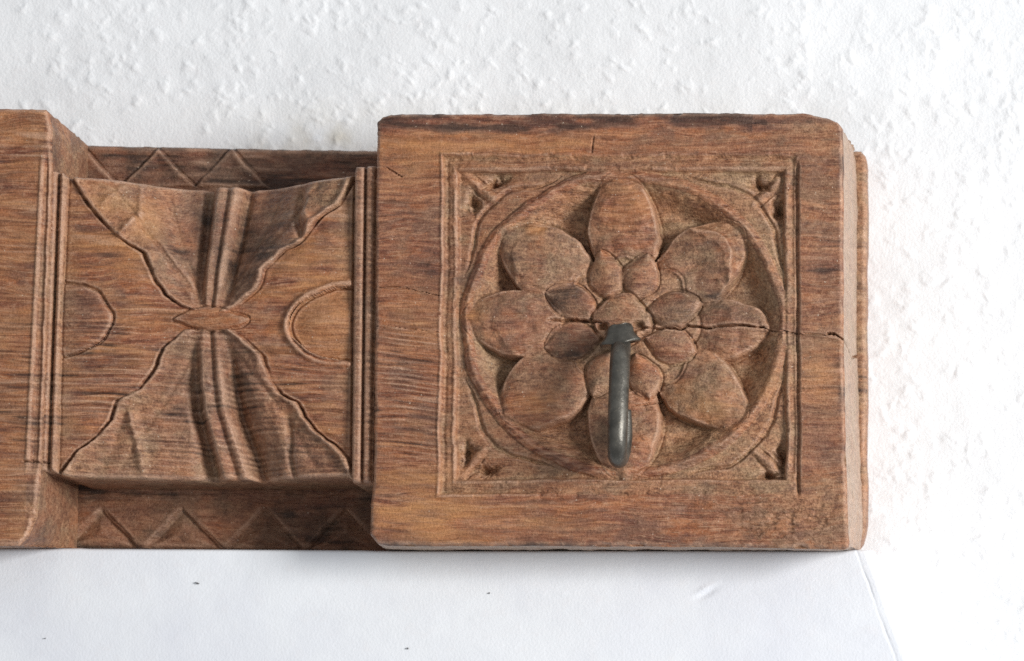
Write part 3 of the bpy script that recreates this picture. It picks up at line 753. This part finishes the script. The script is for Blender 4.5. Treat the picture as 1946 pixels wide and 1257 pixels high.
    Bk[-1, :, 2] += 1.0 * MM
    class TF:
        def __call__(self, V):
            T = np.zeros((len(V), 4)); T[:, 1] = 0.7; T[:, 0] = 0.35; return T
        def __array__(self, *a, **k): return np.zeros(4)
    sides('panel_side', P, Bk, 24, WOOD, root, TF(), 0.0006, 6)
build_waist()

def build_left_block():
    step = 1.8
    nu, nv = int(330 / step), int(832 / step)
    a, b = np.meshgrid(np.linspace(0, 1, nu), np.linspace(0, 1, nv))
    V0 = 205 + 832 * b
    right = np.interp(V0, [205, 214, 240, 330, 900, 930, 980, 1020, 1037], [84, 92, 97, 97, 76, 74, 68, 52, 34]) + 1.6 * noise(V0 / 22, 0 * V0, 231)
    left = -240 - (V0 - 350) * 0.05
    u = left + (right - left) * a
    top = 205 + 1.6 * noise(u / 30, 0 * u, 235); bot = 1036 + 1.6 * noise(u / 30, 0 * u, 237)
    v = top + (bot - top) * b
    edge = np.minimum(np.minimum(right - u, v - top), bot - v) + 1.6 * fbm(u / 16, v / 16, 257, 3)
    h = -2.2 * (1 - np.sqrt(np.clip(1 - np.clip(1 - edge / 9, 0, 1)**2, 0, 1)))
    r1 = 75 - (v - 430) * 0.05
    on = sstep(270, 330, v) * (1 - sstep(860, 910, v))
    h = h + on * (0.6 * gauss(u - r1 + 2, 3.6) - 1.5 * sstep(0, 5, u - r1 - 2) + 1.2 * sstep(-9, -3, u - right))
    h = h - 1.1 * blob(u, v, 62, 985, 18, 60) * np.clip(0.4 + fbm(u / 14, v / 14, 91, 4), 0, 1)
    lab = np.zeros(u.shape, int)
    lab[(u > r1 - 5) & (v > 322) & (v < 900)] = 1
    h = h + crack(u, v, [(40, 876), (60, 875), (80, 878)], 1.4, 1.4, 21)
    n1 = fbm(u / 70, v / 22, 301, 4)
    stain_shade = 0.5 * np.clip(n1 - 0.25, 0, 1) * 2
    dust = 0.35 * blob(u, v, 80, 270, 22, 60) + 0.6 * blob(u, v, 60, 985, 24, 60) + 0.35 * (lab == 1)
    warm = 0.5 * (u < r1) * (0.6 + n1)
    h, tint = finish(h, u, v, step, stain_shade, dust, warm, 1.2, hatch=0.6 * np.clip(0.6 + n1, 0, 1) * (v > 380))
    P = W(u, v, 0 * u + 1 * MM); P[..., 1] -= h * MM
    N = grid_normals(P)
    ql = lab[:-1, :-1]
    root = piece('end_block', P, N, tint, ql == 0, WOOD, beam)
    piece('edge_moulding', P, N, tint, ql == 1, WOOD, root, wall=3.5 * MM)
    ub = np.where(a > 0.999, np.interp(v, [205, 330, 900, 1036], [168, 166, 150, 146]), u)
    ub = np.where((a > 0.001) & (a < 0.999), -240 + 405 * a, ub)
    vb = 276 + (1043 - 276) * b
    B = W(ub, vb, (D_BOARD - 0.6 * MM) + 0 * u)
    class TF:
        def __call__(self, V):
            T = np.zeros((len(V), 4)); Y = V[:, 1] * 5000; Z = 628 - V[:, 2] / S
            T[:, 1] = 0.75 + 0.5 * fbm(Y / 40, Z / 40, 3, 3); T[:, 0] = 0.38 + 0.5 * fbm(Y / 60, Z / 60, 8, 3); return np.clip(T, 0, 1)
        def __array__(self, *a, **k): return np.zeros(4)
    sides('block_side', P, B, 40, WOOD, root, TF(), 0.0007, 9)
build_left_block()

def build_board():
    step = 2.4
    nu, nv = int(1960 / step), int(764 / step)
    a, b = np.meshgrid(np.linspace(0, 1, nu), np.linspace(0, 1, nv))
    V0 = 278 + 768 * b
    right = np.interp(V0, [278, 288, 300, 930, 990, 1010, 1030, 1046], [1634, 1644, 1647, 1647, 1647, 1645, 1640, 1628]) + 3 * noise(V0 / 60, 0 * V0, 331)
    left = -330 + 0 * V0
    u = left + (right - left) * a
    top = np.interp(u, [-300, 165, 400, 710, 1650], [272, 275, 279, 285, 285]) + 1.5 * noise(u / 40, 0 * u, 335)
    bot = np.interp(u, [-300, 150, 400, 700, 1640], [1038, 1037, 1043, 1048, 1042]) + 1.5 * noise(u / 50, 0 * u, 337)
    v = top + (bot - top) * b
    edge = np.minimum(np.minimum(right - u, v - top), bot - v) + 1.2 * fbm(u / 16, v / 16, 357, 3)
    h = -2.2 * (1 - np.sqrt(np.clip(1 - np.clip(1 - edge / 8, 0, 1)**2, 0, 1)))
    lab = np.zeros(u.shape, int); names = {}
    x = u + 3 * fbm(u / 40, v / 40, 361, 2); y = v + 3 * fbm(u / 40, v / 40, 365, 2)
    k = 1
    for (y0, y1, peaks, sgn) in ((279, 352, [300 + 141 * i for i in range(-4, 2)], 1), (963, 1043, [193 + 154 * i for i in range(-3, 5)], -1)):
        for p in peaks:
            hw = 70 if sgn > 0 else 76
            wd = (y - y0) / (y1 - y0) * hw
            d = np.minimum((wd - np.abs(x - p)) * 0.7, np.minimum(y - y0, (y1 + 6 - y)))
            inn = d > 0
            if sgn < 0:
                h = h - inn * 1.9 * sstep(0, 6, d) * (1 - 0.8 * sstep(0, 34, d))
            else:
                h = h + inn * (1.1 * sstep(0, 5, d) - 0.8 * sstep(4, 30, d))
            h = h - 0.9 * gauss(d, 2.2) * (0.6 + fbm(u / 30, v / 30, 377, 2)) * (y > y0 - 3) * (y < y1 + 3)
            lab[inn & (y < y1)] = k; names[k] = 'carved_triangle'; k += 1
    n2 = fbm(u / 40, v / 40, 405, 4)
    stain_shade = 0.42 + 0.5 * n2 + 0.25 * (v < 400) + 0.3 * blob(u, v, 620, 990, 100, 60)  # mottled staining; upper strip and patch left of rosette block are painted shade
    dust = 0.45 + 0.5 * n2 + 0.3 * (u > 1500)
    warm = 0.35 * (v > 950) * (0.5 + n2) * (u < 700)
    h, tint = finish(h, u, v, step, stain_shade * (u < 1500), dust, warm, 0.8)
    P = W(u, v, D_BOARD + 0 * u); P[..., 1] -= h * MM
    N = grid_normals(P)
    ql = lab[:-1, :-1]
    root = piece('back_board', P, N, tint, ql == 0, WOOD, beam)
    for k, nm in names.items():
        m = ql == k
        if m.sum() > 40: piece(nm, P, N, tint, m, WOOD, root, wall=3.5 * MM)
    Bk = P.copy(); Bk[..., 1] = D_WALL - 1.0 * MM
    Bk = np.where(True, Bk, Bk)
    Bk[..., :, 1] = D_WALL + 1.0 * MM
    class TF:
        def __call__(self, V):
            T = np.zeros((len(V), 4)); T[:, 1] = 0.7; T[:, 0] = 0.2; return T
        def __array__(self, *a, **k): return np.zeros(4)
    sides('board_edge', P, Bk, 8, WOOD, root, TF(), 0.0004, 12)
build_board()

# ------------------------------------------------------------------ the metal hook
def tube(name, pts, rad, mat, parent, n=28, cap=True):
    P = np.array(smooth_poly(pts, 10)); R = np.interp(np.linspace(0, 1, len(P)), np.linspace(0, 1, len(rad)), rad)
    T = np.gradient(P, axis=0); T /= np.linalg.norm(T, axis=-1, keepdims=True)
    ref = np.array([1.0, 0, 0]); V = []
    for p, t, r in zip(P, T, R):
        e1 = ref - t * ref.dot(t); e1 /= np.linalg.norm(e1); e2 = np.cross(t, e1); ref = e1
        for j in range(n):
            f = 2 * math.pi * j / n
            V.append(p + r * (e1 * math.cos(f) + e2 * math.sin(f)))
    Q = []
    m = len(P)
    for i in range(m - 1):
        for j in range(n): Q.append((i * n + j, i * n + (j + 1) % n, (i + 1) * n + (j + 1) % n, (i + 1) * n + j))
    V = V + [P[0], P[-1]]
    for base, c, in ((0, m * n), ((m - 1) * n, m * n + 1)):
        for j in range(0, n, 2): Q.append((base + j, base + (j + 1) % n, base + (j + 2) % n, c))
    o = raw_mesh(name, np.array(V), np.array(Q), mat, parent)
    return o

def pt(u, v, mm): return tuple(W(np.array(float(u)), np.array(float(v)), np.array(mm * MM)))
hook = thing('hanging_hook', 'dark grey metal hook hanging from the rosette centre of the carved beam', 'hook')
ringp = [pt(1181, 650, 4), pt(1181, 650, -4), pt(1180, 661, -11), pt(1178, 690, -17), pt(1176, 740, -20), pt(1174, 800, -22), pt(1173, 842, -21.5),
         pt(1173, 866, -18), pt(1177, 872, -13), pt(1184, 856, -9), pt(1189, 826, -7.5), pt(1190, 780, -6.5)]
tube('hook_arm', ringp, [r * MM for r in (3.2, 3.4, 3.7, 3.8, 3.8, 3.75, 3.65, 3.5, 3.3, 3.0, 2.6, 2.0)], METAL, hook)
def collar():
    prof = [(616, 13), (619, 19), (626, 22), (634, 23), (641, 27), (647, 32), (650, 34), (653, 33), (654, 27), (650, 18)]
    n = 40; V = []; c = pt(1180, 640, -9)
    for (vv, r) in prof:
        for j in range(n):
            f = 2 * math.pi * j / n
            k = 1.06 + 0.10 * math.cos(2 * f + 0.6) + 0.05 * math.cos(5 * f)
            dz = -(vv - 640) * S + r * S * (0.16 * math.cos(f) + 0.14 * math.sin(f) + 0.05 * math.cos(3 * f + 1))
            V.append((c[0] + r * k * S * math.cos(f) - 3 * S, c[1] + r * k * S * math.sin(f) * 0.85, c[2] + dz))
    Q = [(i * n + j, i * n + (j + 1) % n, (i + 1) * n + (j + 1) % n, (i + 1) * n + j) for i in range(len(prof) - 1) for j in range(n)]
    V.append((c[0] - 2 * S, c[1], c[2] + 24 * S))
    for j in range(0, n, 2): Q.append((j, (j + 1) % n, (j + 2) % n, len(V) - 1))
    raw_mesh('collar', np.array(V), np.array(Q), METAL, hook)
    tube('shank', [pt(1181, 634, 6), pt(1181, 634, -2), pt(1180, 636, -9)], [3.4 * MM, 3.4 * MM, 3.0 * MM], METAL, hook, 20)
collar()
